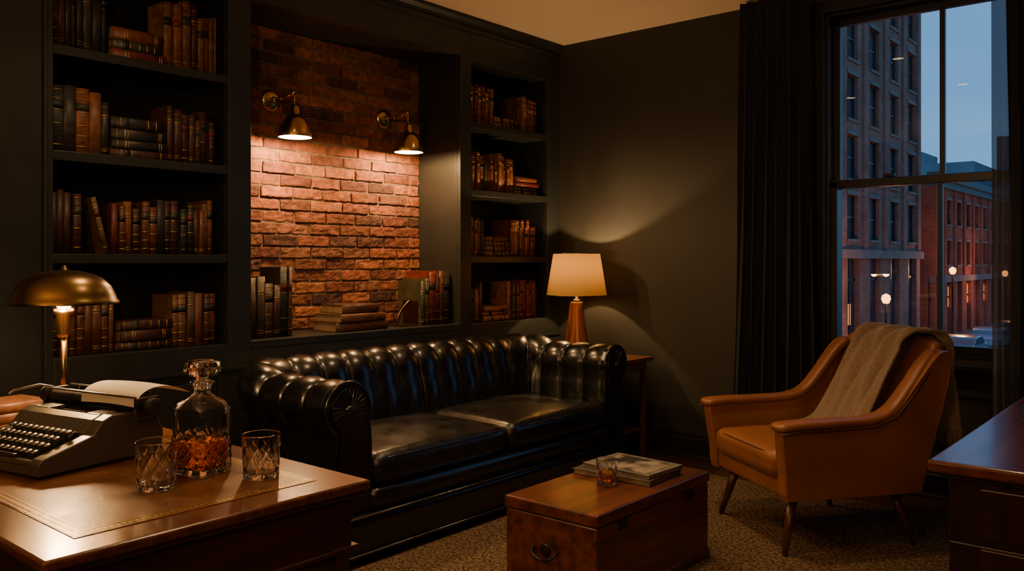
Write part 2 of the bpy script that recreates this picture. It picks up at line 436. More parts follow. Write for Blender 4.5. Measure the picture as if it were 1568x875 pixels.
def lean(b,x,y,z,ang,w,h,col):
    M=Matrix.Translation((x,y,z))@Matrix.Rotation(ang,4,'X')
    book(b,M,w,h,.18,col)
b=MB()
A=-3.426;W=.792
g=lambda f:A+W*f
fx=-.045
brow(b,fx,g(.01),g(.305),2.1405,.27,.33,PAL)
stack(b,fx,g(.33),g(.64),2.1405,3,WARM,.045)
brow(b,fx,g(.64),g(.975),2.1405,.25,.33,[PAL[1],PAL[3],PAL[8],PAL[0],PAL[4]],.026,.044)
yy_=g(.008)
for (w,h,c) in ((.052,.275,(.035,.042,.03)),(.05,.28,(.03,.028,.028)),(.055,.275,(.18,.067,.028)),(.05,.265,(.17,.067,.028)),(.033,.23,(.02,.02,.02))):
    book(b,T(fx,yy_,1.7055),w-.001,h,.18,c); yy_+=w
stack(b,fx,g(.315),g(.64),1.7055,4,[PAL[4],PAL[2],PAL[9],PAL[6],PAL[11]],.044)
brow(b,fx,g(.655),g(.95),1.7055,.20,.27,[PAL[9],PAL[0],PAL[3],PAL[4],PAL[2]],.028,.045)
brow(b,fx,g(.008),g(.175),1.2805,.24,.275,[PAL[5],PAL[0],PAL[4],PAL[3]],.028,.04)
lean(b,fx,g(.285),1.2820,math.radians(14),.024,.245,(.12,.07,.035))
brow(b,fx,g(.33),g(.965),1.2805,.20,.27,PAL,.026,.046)
brow(b,fx,g(.008),g(.35),.8535,.22,.27,[PAL[0],PAL[2],PAL[7],PAL[4],PAL[1]],.028,.045)
stack(b,fx,g(.37),g(.68),.8535,3,[PAL[5],PAL[0],PAL[4]],.042)
brow(b,fx,g(.69),g(.975),.8535,.22,.27,[PAL[1],PAL[9],PAL[8],PAL[2]],.028,.045)
A=-.927;W=.782
brow(b,fx,g(.01),g(.37),2.1405,.20,.26,WARM,.024,.04)
stack(b,fx,g(.37),g(.69),2.1405,2,WARM,.035)
brow(b,fx,g(.70),g(.965),2.1405,.20,.25,WARM,.026,.04)
brow(b,fx,g(.01),g(.62),1.7055,.20,.27,WARM,.024,.04)
stack(b,fx,g(.635),g(.95),1.7055,4,WARM,.032)
brow(b,fx,g(.01),g(.24),1.2805,.22,.26,WARM,.024,.036)
stack(b,fx,g(.25),g(.56),1.2805,4,WARM,.034)
brow(b,fx,g(.57),g(.965),1.2805,.20,.26,WARM,.026,.038)
brow(b,fx,g(.01),g(.2),.8535,.20,.27,WARM,.024,.036)
stack(b,fx,g(.22),g(.54),.8535,3,WARM,.034)
brow(b,fx,g(.55),g(.965),.8535,.22,.28,WARM,.026,.038)
b.obj('books_on_shelves',[M_book,M_page,M_golddim])
b=MB()
LZ=.8590
brow(b,-.075,-2.505,-2.215,LZ,.26,.36,[PAL[2],PAL[7],PAL[4],PAL[9],PAL[11]],.035,.05)
zz=LZ
for i,(l,t,c,r_,dx) in enumerate(((.36,.052,(.09,.030,.015),-.03,0),(.33,.045,(.12,.045,.022),.05,.0),(.24,.05,(.07,.026,.014),-.08,.01))):
    M=Matrix.Translation((-.06-dx,-1.755+l/2*math.cos(r_),zz))@Matrix.Rotation(r_,4,'Z')@LIE
    book(b,M,t-.001,l,.23,c,False);zz+=t
yb=-1.285
for (w,h,c) in ((.035,.27,(.06,.055,.028)),(.035,.285,(.08,.065,.03)),(.05,.325,(.16,.022,.015)),(.035,.30,(.05,.018,.013)),(.04,.33,(.11,.033,.016)),(.05,.32,(.03,.02,.018))):
    book(b,T(-.08,yb,LZ),w-.001,h,.21,c);yb+=w
b.obj('ledge_books',[M_book,M_page,M_golddim])
b=MB()
b.box(-.25,-.10,-1.42,-1.289,LZ,LZ+.006)
b.box(-.24,-.11,-1.294,-1.2875,LZ,LZ+.15)
pts=[(-.175,-1.40+.10*(1-math.cos(pi*i/12))/2,LZ+.006+.14*math.sin(pi/2*i/12)) for i in range(13)]
b.tube(pts,.009,8)
b.obj('metal_bookend',M_brassd,bevel=.002)

# ---------------------------------------------------------------- lights helper
def light(name,kind,loc,power,col=(1,.66,.36),size=.03,parent=None,rot=None,spot=None,blend=.5):
    l=bpy.data.lights.new(name,kind);l.energy=power;l.color=col
    if kind in('POINT','SPOT'): l.shadow_soft_size=size
    if kind=='SPOT': l.spot_size=math.radians(spot);l.spot_blend=blend
    o=bpy.data.objects.new(name,l);COL.objects.link(o);o.location=loc
    if rot:o.rotation_euler=rot
    if parent:o.parent=parent
    return o
def sconce(y,zt):
    e=empty('wall_sconce',(-.368,y,zt))
    b=MB()
    R=Matrix.Rotation(pi/2,4,'Y')
    b.lathe([(0,.022),(.03,.022),(.045,.016),(.06,.010),(.062,.0),(.06,-.004)],40,0,R)
    b.lathe([(0,.05),(.012,.05),(.016,.04),(.016,.02)],24,0,R)
    b.tube([(.02,0,0),(.09,0,0),(.16,0,.006),(.205,0,.012)],.0060,10)
    b.lathe([(0,-.012),(.011,-.010),(.011,.010),(0,.012)],16,0,Matrix.Translation((.10,0,0))@R)
    b.lathe([(0,-.016),(.012,-.014),(.014,0),(.012,.014),(0,.016)],20,0,Matrix.Translation((.212,0,.012)))
    b.tube([(.214,0,.012),(.222,0,-.02),(.226,0,-.05)],.0060,10)
    b.tube(smoothpoly([(.02,.01,-.02),(.08,.012,.0),(.15,.010,.03),(.2,.006,.03),(.222,.006,-.03)],5,False),.0022,6,1)
    b.obj('arm',[M_brass,M_blk],e)
    b=MB()
    Ms=Matrix.Translation((.228,0,-.225))
    outer=[(.088,0),(.0885,.010),(.084,.03),(.075,.062),(.062,.090),(.044,.112),(.030,.122),(.025,.150),(.021,.165),(.012,.175)]
    b.shell([(.0,.177)]+outer[::-1],48,0,Ms)
    b.shell([(.088,0),(.0845,0.0)]+[(r-.003,max(z-.002,.0)) for r,z in outer[1:7]]+[(.0,.118)],48,1,Ms)
    b.obj('shade',[M_brass,M_white_in],e,recalc=False)
    b=MB();b.lathe([(0,-.03),(.014,-.025),(.022,-.005),(.02,.015),(.012,.03),(.012,.05)],20,0,Matrix.Translation((.228,0,-.175)));b.obj('bulb',M_bulb,e)
    light('bulb_light','POINT',(.228,0,-.218),34,size=.02,parent=e,col=(1,.57,.23))
sconce(-2.155,2.135);sconce(-1.335,2.135)

# ---------------------------------------------------------------- sofa
sofa=empty('chesterfield_sofa')
yL,yR,xb,R=-2.635,-.662,.225,.17
XF=.895
path=[]
def addp(x,y,nx,ny): path.append((x,y,nx,ny))
n=90
for i in range(n): 
    t=i/n;addp(XF+(xb+R-XF)*t,yL,0,-1)
n=34
for i in range(n):
    a=-pi/2-pi/2*i/n;addp(xb+R+R*math.cos(a),yL+R+R*math.sin(a),math.cos(a),math.sin(a))
n=230
for i in range(n):
    addp(xb,yL+R+(yR-yL-2*R)*i/n,-1,0)
n=34
for i in range(n):
    a=pi-pi/2*i/n;addp(xb+R+R*math.cos(a),yR-R+R*math.sin(a),math.cos(a),math.sin(a))
n=90
for i in range(n+1):
    addp(xb+R+(XF-xb-R)*i/n,yR,0,1)
prof=[(-.105,.10),(-.108,.30),(-.112,.40),(-.112,.48),(-.108,.54)]
cc=(.005,.640);rr=.113
for a in range(205,-70,-14):
    prof.append((cc[0]+rr*math.cos(math.radians(a)),cc[1]+rr*math.sin(math.radians(a))))
prof+=[(.062,.50),(.075,.40),(.085,.25),(.085,.10),(.085,.06)]
NP=len(prof)
nor=[]
for i in range(NP):
    a=prof[max(i-1,0)];c=prof[min(i+1,NP-1)];d=Vector((c[0]-a[0],c[1]-a[1])).normalized();nor.append((-d[1],d[0]))
s=[0]
for i in range(1,len(path)): s.append(s[-1]+math.hypot(path[i][0]-path[i-1][0],path[i][1]-path[i-1][1]))
tot=s[-1];ch=tot/round(tot/.158)
vs=[]
for i,(x,y,nx,ny) in enumerate(path):
    bw=max(0,min(1,(xb+R+.08-x)/(R+.05)));bw=bw*bw*(3-2*bw)
    sc=abs(math.sin(pi*s[i]/ch));gro=(1-sc**.5)
    for k,(q,z) in enumerate(prof):
        wgt=1 if k<NP-6 else max(0,(NP-3-k)/3*.6)
        amp=.027*wgt
        if z<.34: amp*=.3
        qq=q;zz=z
        off=-gro*amp+.005*wgt
        qq+=nor[k][0]*off;zz+=nor[k][1]*off
        lean_=bw*.045*max(0,(z-.35)/.4)-bw*.02*(1 if k<6 else 0)
        zz+=bw*.036*max(0,(z-.35)/.4)
        qq+=lean_
        wr=noise.noise(Vector((x*9,y*9,z*14)))*.003+noise.noise(Vector((x*25,y*25,z*30)))*.0008
        vs.append((x+nx*(qq+wr),y+ny*(qq+wr),zz+wr))
fs=[(i*NP+k,(i+1)*NP+k,(i+1)*NP+k+1,i*NP+k+1) for i in range(len(path)-1) for k in range(NP-1)]
b=MB();b.add(vs,fs,0,True)
b.obj('back_and_arms',M_black,sofa)
b=MB()
for yc,sg in ((yL,-1),(yR,1)):
    poly=[(yc+sg*q*1.0,z) for q,z in prof]
    b.prism(poly,XF-.02,XF+.012,'x',0,None,False)
    inn=[(yc+sg*(q*.80+.0),z if z<.55 else .64+(z-.64)*.80) for q,z in prof]
    b.prism(inn,XF+.010,XF+.022,'x')
    b.tube([(XF+.010,p[0],p[1]) for p in poly],.0075,8)
    cy=yc+sg*cc[0]
    # radial pleats gathered to the centre button
    for i in range(15):
        a=math.radians(-20+i*15.7)
        b.tube([(XF+.0215,cy+.020*math.cos(a),cc[1]+.020*math.sin(a)),(XF+.0235,cy+.055*math.cos(a),cc[1]+.055*math.sin(a)),(XF+.0210,cy+.086*math.cos(a),cc[1]+.086*math.sin(a))],[.002,.0038,.0022],6)
    b.lathe([(0,.014),(.014,.011),(.020,.004),(.021,0)],20,0,Matrix.Translation((XF+.020,cy,cc[1]))@Matrix.Rotation(pi/2,4,'Y'))
b.obj('arm_fronts',M_black,sofa,bevel=.006,bseg=3)
b=MB()
b.rbox((.535,-1.6485,.115),(.415,1.085,.085),.035,0,0,None,10)
b.rbox((.60,-1.6485,.245),(.335,.885,.055),.045,0,0,None,10)
b.tube([(.952,-2.73,.197),(.952,-.567,.197)],.007,8)
b.rbox((.20,-1.6485,.35),(.10,.95,.20),.03,0)
b.tube([(.955,-2.73,.045),(.955,-.567,.045)],.008,8)
b.obj('base',M_black,sofa)
b=MB()
for yc in (-2.0865,-1.2115):
    b.rbox((.615,yc,.365),(.322,.432,.072),.055,0,.030,None,12,k=5)
b.obj('seat_cushions',M_blackseat,sofa)
b=MB()
for yc in (-2.0865,-1.2115):
    hx,hy=.315,.426
    for zc in (.412,.322):
        pts=[]
        for i in range(64):
            a=2*pi*i/64;c_,s_=math.cos(a),math.sin(a)
            p=10;r_=(abs(c_)**p+abs(s_)**p)**(-1/p)
            pts.append((.615+hx*r_*c_,yc+hy*r_*s_,zc))
        b.tube(pts,.005,6,closed=True)
b.obj('cushion_piping',M_black,sofa)

# ---------------------------------------------------------------- side table + lamp
st=empty('side_table')
b=MB()
b.box(.20,.83,-.50,-.10,.61,.635);b.box(.23,.80,-.47,-.13,.55,.61)
for x in (.23,.80):
    for y in (-.47,-.13):
        sx=1 if x>.5 else -1;sy=1 if y>-.3 else -1
        b.prism([(x,y),(x-sx*.035,y),(x-sx*.035,y-sy*.035),(x,y-sy*.035)],0,.55,'z')
b.box(.245,.785,-.455,-.145,.16,.18)
b.obj('table_body',M_mahog,st,bevel=.004)
tl=empty('table_lamp',(.355,-.285,.635))
b=MB()
lv=[(.066,.012),(.068,.02),(.066,.03),(.034,.335),(.032,.345)]
vs=[];fs=[]
n8=24
for (w,z) in lv:
    for i in range(n8):
        a=2*pi*i/n8;p=7;c_,s_=math.cos(a),math.sin(a);r_=w*(abs(c_)**p+abs(s_)**p)**(-1/p);vs.append((r_*c_,r_*s_,z))
for j in range(len(lv)-1):
    for i in range(n8): fs.append((j*n8+i,j*n8+(i+1)%n8,(j+1)*n8+(i+1)%n8,(j+1)*n8+i))
fs+=[tuple(range(n8))[::-1],tuple((len(lv)-1)*n8+i for i in range(n8))]
b.add(vs,fs,0,True)
b.lathe([(.074,0),(.074,.012),(.05,.012)],36,1)
b.lathe([(.022,.345),(.022,.36),(.009,.365),(.009,.42),(.016,.425),(.016,.47),(.01,.475)],24,1)
b.obj('lamp_body',[M_lampwood,M_brass],tl)
b=MB()
b.shell([(.200,.388),(.155,.665)],64)
b.obj('shade',M_shade,tl,recalc=False)
b=MB()
b.tube([(.200*math.cos(2*pi*i/48),.200*math.sin(2*pi*i/48),.389) for i in range(48)],.0025,6,closed=True)
b.tube([(.155*math.cos(2*pi*i/48),.155*math.sin(2*pi*i/48),.664) for i in range(48)],.0025,6,closed=True)
for k in range(3):
    a=2*pi*k/3;b.tube([(0,0,.62),(.153*math.cos(a),.153*math.sin(a),.655)],.0015,6)
b.tube([(0,0,.58),(.0,0,.63)],.002,6)
b.obj('shade_rings',M_brass,tl)
b=MB();b.lathe([(0,.555),(.018,.55),(.03,.525),(.024,.495),(.012,.475)],20);b.obj('bulb',M_bulb,tl)
light('bulb_light','POINT',(0,0,.573),36,size=.014,parent=tl,col=(1,.60,.27))

# ---------------------------------------------------------------- armchair
CH=(2.185,-.970,0);CR=math.radians(143.4)
ac=empty('armchair',CH,CR);ac.scale=(.98,.97,1)
def side_profile():
    return smoothpoly([(.345,.255),(.355,.36),(.372,.48),(.375,.545),(.345,.570),(.22,.566),(.08,.566),(-.09,.575),(-.19,.625),(-.275,.725),(-.36,.825),(-.415,.862),(-.452,.848),(-.452,.80),(-.415,.62),(-.365,.42),(-.325,.27),(-.30,.250),(.0,.248),(.30,.248)],4,True)
b=MB()
SP=side_profile()
for sg in (-1,1):
    n=len(SP)
    layers=[(.285,.985),(.292,1.0),(.345,1.0),(.356,.99)]
    vs=[]
    cyx=sum(p[0] for p in SP)/n;czz=sum(p[1] for p in SP)/n
    for (xx,sc) in layers:
        for (yy,zz) in SP:
            fl=.020*max(0,(zz-.30)/.3)
            vs.append((sg*(xx+min(fl,.03)),cyx+(yy-cyx)*sc,czz+(zz-czz)*sc))
    fs=[]
    for j in range(len(layers)-1):
        for i in range(n): fs.append((j*n+i,j*n+(i+1)%n,(j+1)*n+(i+1)%n,(j+1)*n+i))
    fs+=[tuple(range(n))[::-1],tuple((len(layers)-1)*n+i for i in range(n))]
    b.add(vs,fs,0,False)
b.obj('side_panels',M_tan,ac,bevel=.010,bseg=3,bang=30)
b=MB()
armpath=[(.335,.395,.556),(.338,.30,.564),(.337,.12,.566),(.335,-.07,.572),(.332,-.17,.608),(.330,-.26,.700),(.325,-.34,.795),(.318,-.405,.850)]
for sg in (-1,1):
    ptsA=smoothpoly(armpath,5,False)
    vs=[];fs=[];n=16;N_=len(ptsA)
    for i,p in enumerate(ptsA):
        a=ptsA[max(i-1,0)];c=ptsA[min(i+1,N_-1)]
        t=Vector((0,c[1]-a[1],c[2]-a[2])).normalized();nn=Vector((0,-t.z,t.y));
        if nn.z<0: nn=-nn
        u=i/(N_-1)
        wd=.052*(1-.30*u);th=.020
        if i==0: wd*=.55;th*=.5
        if i==1: wd*=.88;th*=.85
        for k in range(n):
            g_=2*pi*k/n;p_=3.2;c_,s_=math.cos(g_),math.sin(g_);r_=(abs(c_)**p_+abs(s_)**p_)**(-1/p_)
            q=Vector((sg*p[0],p[1],p[2]))+Vector((1,0,0))*wd*r_*c_+nn*th*r_*s_
            vs.append(q)
    for i in range(N_-1):
        for k in range(n): fs.append((i*n+k,i*n+(k+1)%n,(i+1)*n+(k+1)%n,(i+1)*n+k))
    fs+=[tuple(range(n)),tuple((N_-1)*n+k for k in range(n))[::-1]]
    b.add(vs,fs,0,True)
b.obj('arm_pads',M_tan,ac)
b=MB()
def backpt(u,v,side):
    z=.30+.585*v
    y=-.215-.215*v-.03*v*v
    curve=.055*(abs(u)**2.2)
    y+=curve*(1-.2*v)
    z+= -.022*(abs(u)**3)*v
    th=.115*(1-.45*v)
    if side: y-=th
    return (u*.315,y,z)
nu,nv=20,16
vs=[];fs=[];rows=[]
for i in range(nu+1):
    u=-1+2*i/nu
    col_=[]
    for k in range(nv+1): col_.append(backpt(u,k/nv,0))
    f=backpt(u,1,0);r_=backpt(u,1,1)
    for k in range(1,6):
        a=pi*k/6;cx_=(f[1]+r_[1])/2;hh=(f[1]-r_[1])/2
        col_.append((f[0],cx_+hh*math.cos(a),f[2]+hh*.75*math.sin(a)))
    for k in range(nv,-1,-1): col_.append(backpt(u,k/nv,1))
    rows.append(col_)
K=len(rows[0])
for c_ in rows: vs+=c_
for i in range(nu):
    for k in range(K-1): fs.append((i*K+k,(i+1)*K+k,(i+1)*K+k+1,i*K+k+1))
    fs.append((i*K+K-1,(i+1)*K+K-1,(i+1)*K,i*K))
fs+=[tuple(range(K)),tuple(nu*K+k for k in range(K))[::-1]]
b.add(vs,fs,0,True)
b.obj('backrest',M_tan,ac)
b=MB()
b.rbox((0,.075,.385),(.282,.292,.062),.045,0,.022,None,10,k=4)
b.obj('seat_cushion',M_tan,ac)
b=MB()
b.rbox((0,.02,.292),(.30,.315,.042),.016,0)
b.box(-.29,.29,-.30,-.20,.26,.5)
b.obj('seat_frame',M_tan,ac)
b=MB()
for sg in (-1,1):
    b.tube([(sg*(.383),p[1],p[2]-.022) for p in armpath[:-1]],.0045,6)
pts=[]
for i in range(64):
    a=2*pi*i/64;c_,s_=math.cos(a),math.sin(a);p=8;r_=(abs(c_)**p+abs(s_)**p)**(-1/p);pts.append((.272*r_*c_,.075+.282*r_*s_,.43))
b.tube(pts,.004,6,closed=True)
b.obj('piping',M_tan_d,ac)
b=MB()
for (x,y,fxx,fy) in ((-.25,.25,-.31,.33),(.25,.25,.31,.31),(-.25,-.24,-.315,-.31),(.25,-.24,.31,-.31)):
    b.tube([(x,y,.26),(x+(fxx-x)*.5,y+(fy-y)*.5,.14),(fxx,fy,0.018)],[.024,.019,.012],14)
b.obj('legs',M_walnut,ac)
tb=empty('throw_blanket',CH,CR)
pathB=[(-.150,.462),(-.185,.475),(-.212,.52),(-.258,.62),(-.300,.72),(-.350,.83),(-.380,.890),(-.43,.922),(-.485,.910),(-.518,.86),(-.515,.78),(-.505,.68),(-.50,.58),(-.497,.50)]
pB=smoothpoly([(a,c,0) for a,c in pathB],5,False)
NB=len(pB)-1
def bfn(u,v):
    f=u*NB;i=min(int(f),NB-1);t=f-i
    y=pB[i][0]*(1-t)+pB[i+1][0]*t;z=pB[i][1]*(1-t)+pB[i+1][1]*t
    cx=.070-.24*(u**1.1)
    w=.37-.03*u
    x=cx+(v-.5)*w
    wr=.013*math.sin(v*9+u*4)+.005*math.sin(v*23-u*9)+.016*noise.noise(Vector((x*9,u*7,2)))
    cur=.055*(min(abs(x)/.315,1.1)**2.2)
    if u<.55: y+=abs(wr)*1.1+.012+cur*.9; z+=.004
    else: y-=abs(wr)*1.1+.006
    if .4<u<.7: z+=abs(wr)*.8+.004
    return (x,y,z)
b=MB();b.grid(bfn,80,60)
b.obj('cloth',M_blanket,tb,solid=.010,recalc=False)
b=MB()
for k in range(50):
    v=(k+.5)/50
    x,y,z=bfn(0,v);dx=random.uniform(-.006,.006)
    b.tube([(x,y,z),(x+dx,y+.022,z-.004),(x+dx*2,y+.080+random.uniform(-.008,.008),z-.005)],.0027,5)
    x,y,z=bfn(1,v);dx=random.uniform(-.005,.005)
    b.tube([(x,y,z),(x+dx,y-.002,z-.03),(x+dx*2,y-.002,z-.065+random.uniform(-.008,.008))],.0027,5)
b.obj('fringe',M_blanket,tb)

# ---------------------------------------------------------------- trunk
RUGZ=.0125
tk=empty('wooden_trunk')
x0,x1,y0,y1=1.575,2.00,-2.44,-1.61
b=MB();b.box(x0+.006,x1-.006,y0+.006,y1-.006,RUGZ,.322)
b.box(x0,x1,y0,y1,RUGZ+.0,.05)
b.obj('chest_body',M_trunk,tk,bevel=.005)
b=MB();b.box(x0,x1,y0,y1,.326,.37);b.obj('chest_lid',M_trunk,tk,bevel=.007,bseg=3)
b=MB()
b.lathe([(0,.006),(.022,.005),(.026,0)],24,0,Matrix.Translation(((x0+x1)/2-.02,y0+.006,.20))@Matrix.Rotation(pi/2,4,'X'))
pts=smoothpoly([((x0+x1)/2-.075,y0+.004,.205),((x0+x1)/2-.065,y0-.014,.185),((x0+x1)/2-.02,y0-.018,.172),((x0+x1)/2+.025,y0-.014,.185),((x0+x1)/2+.035,y0+.004,.205)],5,False)
b.tube(pts,.006,8)
for yy in (-2.27,-1.78):
    b.box(x1-.006,x1-.001,yy-.03,yy+.03,.285,.36)
b.obj('hardware',M_blk,tk,bevel=.002)
def tumbler(name,loc,Rr=.043,h=.098,whisky=0):
    e=empty(name,loc)
    b=MB()
    nz=30
    outer=[]
    for j in range(nz+1):
        t=j/nz;outer.append((Rr*(.90+.10*t),h*t))
    outer=[(Rr*.80,0),(Rr*.86,.0006)]+[(r,z+.003) if i==0 else (r,z) for i,(r,z) in enumerate(outer)]
    rim=[(Rr-.0003,h+.0006),(Rr-.0012,h+.0010),(Rr-.0021,h+.0006)]
    inner=[(Rr-.0024,h)]+[(Rr*(.90+.10*t)-.0024-.0012*(1-t),h*t) for t in (.98,.9,.75,.6,.45,.3,.22)]+[(Rr*.90-.0045,.016),(Rr*.80,.0125),(Rr*.74,.0117),(Rr*.3,.0115),(.0005,.0115)]
    def mod(r,z,a):
        if z<.005 or z>h*.78: return r
        k1=abs(math.sin(5*a+z*75));k2=abs(math.sin(5*a-z*75))
        return r-.0023*(max(0,1-min(k1,k2)*2.6))
    n=160;vs=[];fs=[]
    allp=[(r,z,1) for r,z in [(.0005,0)]+outer]+[(r,z,0) for r,z in rim+inner]
    for (r,z,o) in allp:
        for i in range(n):
            a=2*pi*i/n;q=mod(r,z,a) if o and r>Rr*.88 else r
            vs.append((q*math.cos(a),q*math.sin(a),z))
    P=len(allp)
    for j in range(P-1):
        for i in range(n): fs.append((j*n+i,j*n+(i+1)%n,(j+1)*n+(i+1)%n,(j+1)*n+i))
    fs+=[tuple(range(n))[::-1],tuple((P-1)*n+i for i in range(n))]
    b.add(vs,fs,0,True)
    b.obj('crystal_glass',M_crystal,e)
    if whisky:
        b=MB();b.lathe(tight([(.0005,.0120),(Rr*.76,.0130),(Rr*.895-.005,.019),(Rr*.91-.0042,.013+whisky),(.0005,.013+whisky)]),48)
        b.obj('whisky',M_whisky,e)
    return e
tumbler('whisky_glass',(1.79,-2.068,.3705),.043,.10,.035)
cb=empty('coffee_table_book')
b=MB()
def flatbook(b,M,w,l,t,col,mi=0):
    b.box(-w,0,0,l,0,.003,0,M,col);b.box(-w,0,0,l,t-.003,t,0,M,col)
    b.box(-w+.006,-.006,.005,l-.005,.003,t-.003,1,M)
    b.box(-.004,0,0,l,0,t,0,M,col)
flatbook(b,T(1.945,-2.0,.3708,math.radians(3)),.36,.265,.022,(.08,.065,.05))
flatbook(b,T(1.93,-1.985,.3935,math.radians(-3)),.33,.25,.016,(.16,.14,.12))
b.obj('books',[M_book,M_page],cb,bevel=.001)
b=MB()
b.box(-.29,-.03,.02,.225,.0164,.0169,0,T(1.93,-1.985,.3935,math.radians(-3)))
b.obj('cover_print',mat('book_cover_print',(.03,.032,.034),.3,c2=(.35,.29,.22),ns=9,detail=6,p0=.45,p1=.6),cb)
b=MB();b.box(.98,3.08,-3.35,-.36,.0005,.012);b.obj('area_rug',M_rug,bevel=.004)

# ---------------------------------------------------------------- left desk
dk=empty('writing_desk')
DX0,DX1,DY0,DY1,DZ=.60,2.19,-4.30,-3.61,.76
b=MB()
b.box(DX0,DX1,DY0,DY1,DZ-.022,DZ)
b.obj('desktop',M_desk,dk,bevel=.007,bseg=4)
b=MB();b.box(DX0+.008,DX1-.008,DY0+.008,DY1-.008,DZ-.034,DZ-.022)
b.box(DX0+.03,DX1-.03,DY0+.03,DY1-.03,.60,DZ-.034)
b.box(DX0+.018,DX1-.018,DY0+.018,DY1-.018,.605,.617)
b.box(DX1-.45,DX1-.04,DY0+.04,DY1-.04,.06,.605);b.box(DX0+.04,DX0+.45,DY0+.04,DY1-.04,.06,.605)
b.box(DX1-.47,DX1-.02,DY0+.02,DY1-.02,0,.07);b.box(DX0+.02,DX0+.47,DY0+.02,DY1-.02,0,.07)
b.box(DX1-.042,DX1-.034,DY0+.10,DY1-.10,.14,.54)
for yy in (DY0+.04,DY1-.075): b.box(DX1-.04,DX1-.026,yy,yy+.035,.07,.605)
b.obj('desk_body',M_deskside,dk,bevel=.004,bseg=3)
b=MB()
b.box(DX0+.085,DX1-.085,DY0+.085,DY1-.085,DZ-.001,DZ+.0012);b.obj('leather_inset',M_desklea,dk)
b=MB()
def frame(b,x0,x1,y0,y1,w,z0,z1):
    b.box(x0,x1,y0,y0+w,z0,z1);b.box(x0,x1,y1-w,y1,z0,z1);b.box(x0,x0+w,y0+w,y1-w,z0,z1);b.box(x1-w,x1,y0+w,y1-w,z0,z1)
frame(b,DX0+.090,DX1-.090,DY0+.090,DY1-.090,.0028,DZ+.0012,DZ+.0016)
frame(b,DX0+.114,DX1-.114,DY0+.114,DY1-.114,.0018,DZ+.0012,DZ+.0016)
x=DX0+.1
def dia(cx,cy,s_):
    b.add([(cx-s_,cy,DZ+.0016),(cx,cy-s_,DZ+.0016),(cx+s_,cy,DZ+.0016),(cx,cy+s_,DZ+.0016)],[(0,1,2,3)])
while x<DX1-.1:
    for yy in (DY0+.103,DY1-.103): dia(x,yy,.0048)
    x+=.012
y=DY0+.11
while y<DY1-.1:
    for xx in (DX0+.103,DX1-.103): dia(xx,y,.0048)
    y+=.012
b.obj('gold_tooling',M_gold,dk)
dc=empty('whisky_decanter',(1.849,-3.825,DZ+.0018),math.radians(12))
def sqring(w,z,p,n=112,cut=0):
    out=[]
    for i in range(n):
        a=2*pi*i/n;c_,s_=math.cos(a),math.sin(a);r_=w*(abs(c_)**p+abs(s_)**p)**(-1/p)
        x,y=r_*c_,r_*s_
        if cut:
            f=(y if abs(c_)>abs(s_) else x)
            k1=abs(math.sin(f*130+z*130));k2=abs(math.sin(f*130-z*130))
            dd=.0026*max(0,1-min(k1,k2)*2.4)*cut
            sc=1-dd/max(w,.01);x*=sc;y*=sc
        out.append((x,y,z))
    return out
def loft(b,rings,mi=0,smooth=True):
    n=len(rings[0]);vs=[p for r in rings for p in r];fs=[]
    for j in range(len(rings)-1):
        for i in range(n): fs.append((j*n+i,j*n+(i+1)%n,(j+1)*n+(i+1)%n,(j+1)*n+i))
    fs+=[tuple(range(n))[::-1],tuple((len(rings)-1)*n+i for i in range(n))]
    b.add(vs,fs,mi,smooth)
b=MB()
rg=[sqring(.001,0,3),sqring(.045,0,7),sqring(.0465,.0004,7),sqring(.049,.003,7)]
for j in range(34):
    z=.008+.092*j/33;rg.append(sqring(.0495,z,8,cut=1 if 1<j<32 else 0))
for j in range(14):
    z=.104+.040*j/13;rg.append(sqring(.0495,z,8))
rg+=[sqring(.048,.152,6),sqring(.043,.163,4.5),sqring(.033,.171,3.2),sqring(.024,.178,2.3),sqring(.0195,.184,2),sqring(.0185,.195,2),sqring(.0215,.203,2),sqring(.0262,.207,2),sqring(.0268,.2095,2),sqring(.0262,.2115,2),sqring(.025,.212,2),
 sqring(.0155,.2118,2),sqring(.0147,.211,2),sqring(.0140,.205,2),sqring(.0135,.19,2),sqring(.0145,.182,2),sqring(.028,.168,3),sqring(.0385,.159,4.5),sqring(.0425,.150,6)]
rg+=[sqring(.0437,.146-.125*j/8,7) for j in range(9)]
rg+=[sqring(.0425,.0165,7),sqring(.040,.0145,6.5),sqring(.036,.0138,6),sqring(.001,.0136,3)]
loft(b,rg);b.obj('decanter_body',M_crystal,dc)
b=MB();loft(b,[sqring(.001,.0142,3),sqring(.036,.0146,6),sqring(.040,.0156,6.5),sqring(.0424,.0178,7),sqring(.0430,.0225,7),sqring(.0430,.050,7),sqring(.0430,.0765,7),sqring(.0424,.077,7),sqring(.001,.077,3)]);b.obj('whisky',M_whisky,dc)
b=MB()
def fac(r,z,a):
    return r*(1-.07*abs(math.sin(5*a)))
b.lathe([(.0005,.190),(.0115,.192),(.0125,.2125),(.014,.221),(.030,.224),(.0405,.231),(.0435,.240),(.0435,.246),(.038,.256),(.022,.260),(.0005,.261)],90,0,None,False,fac)
b.obj('stopper',M_crystal,dc)
tumbler('crystal_tumbler',(1.903,-3.962,DZ+.0018),.0435,.103)
tumbler('crystal_tumbler',(1.989,-3.761,DZ+.0018),.0430,.098)

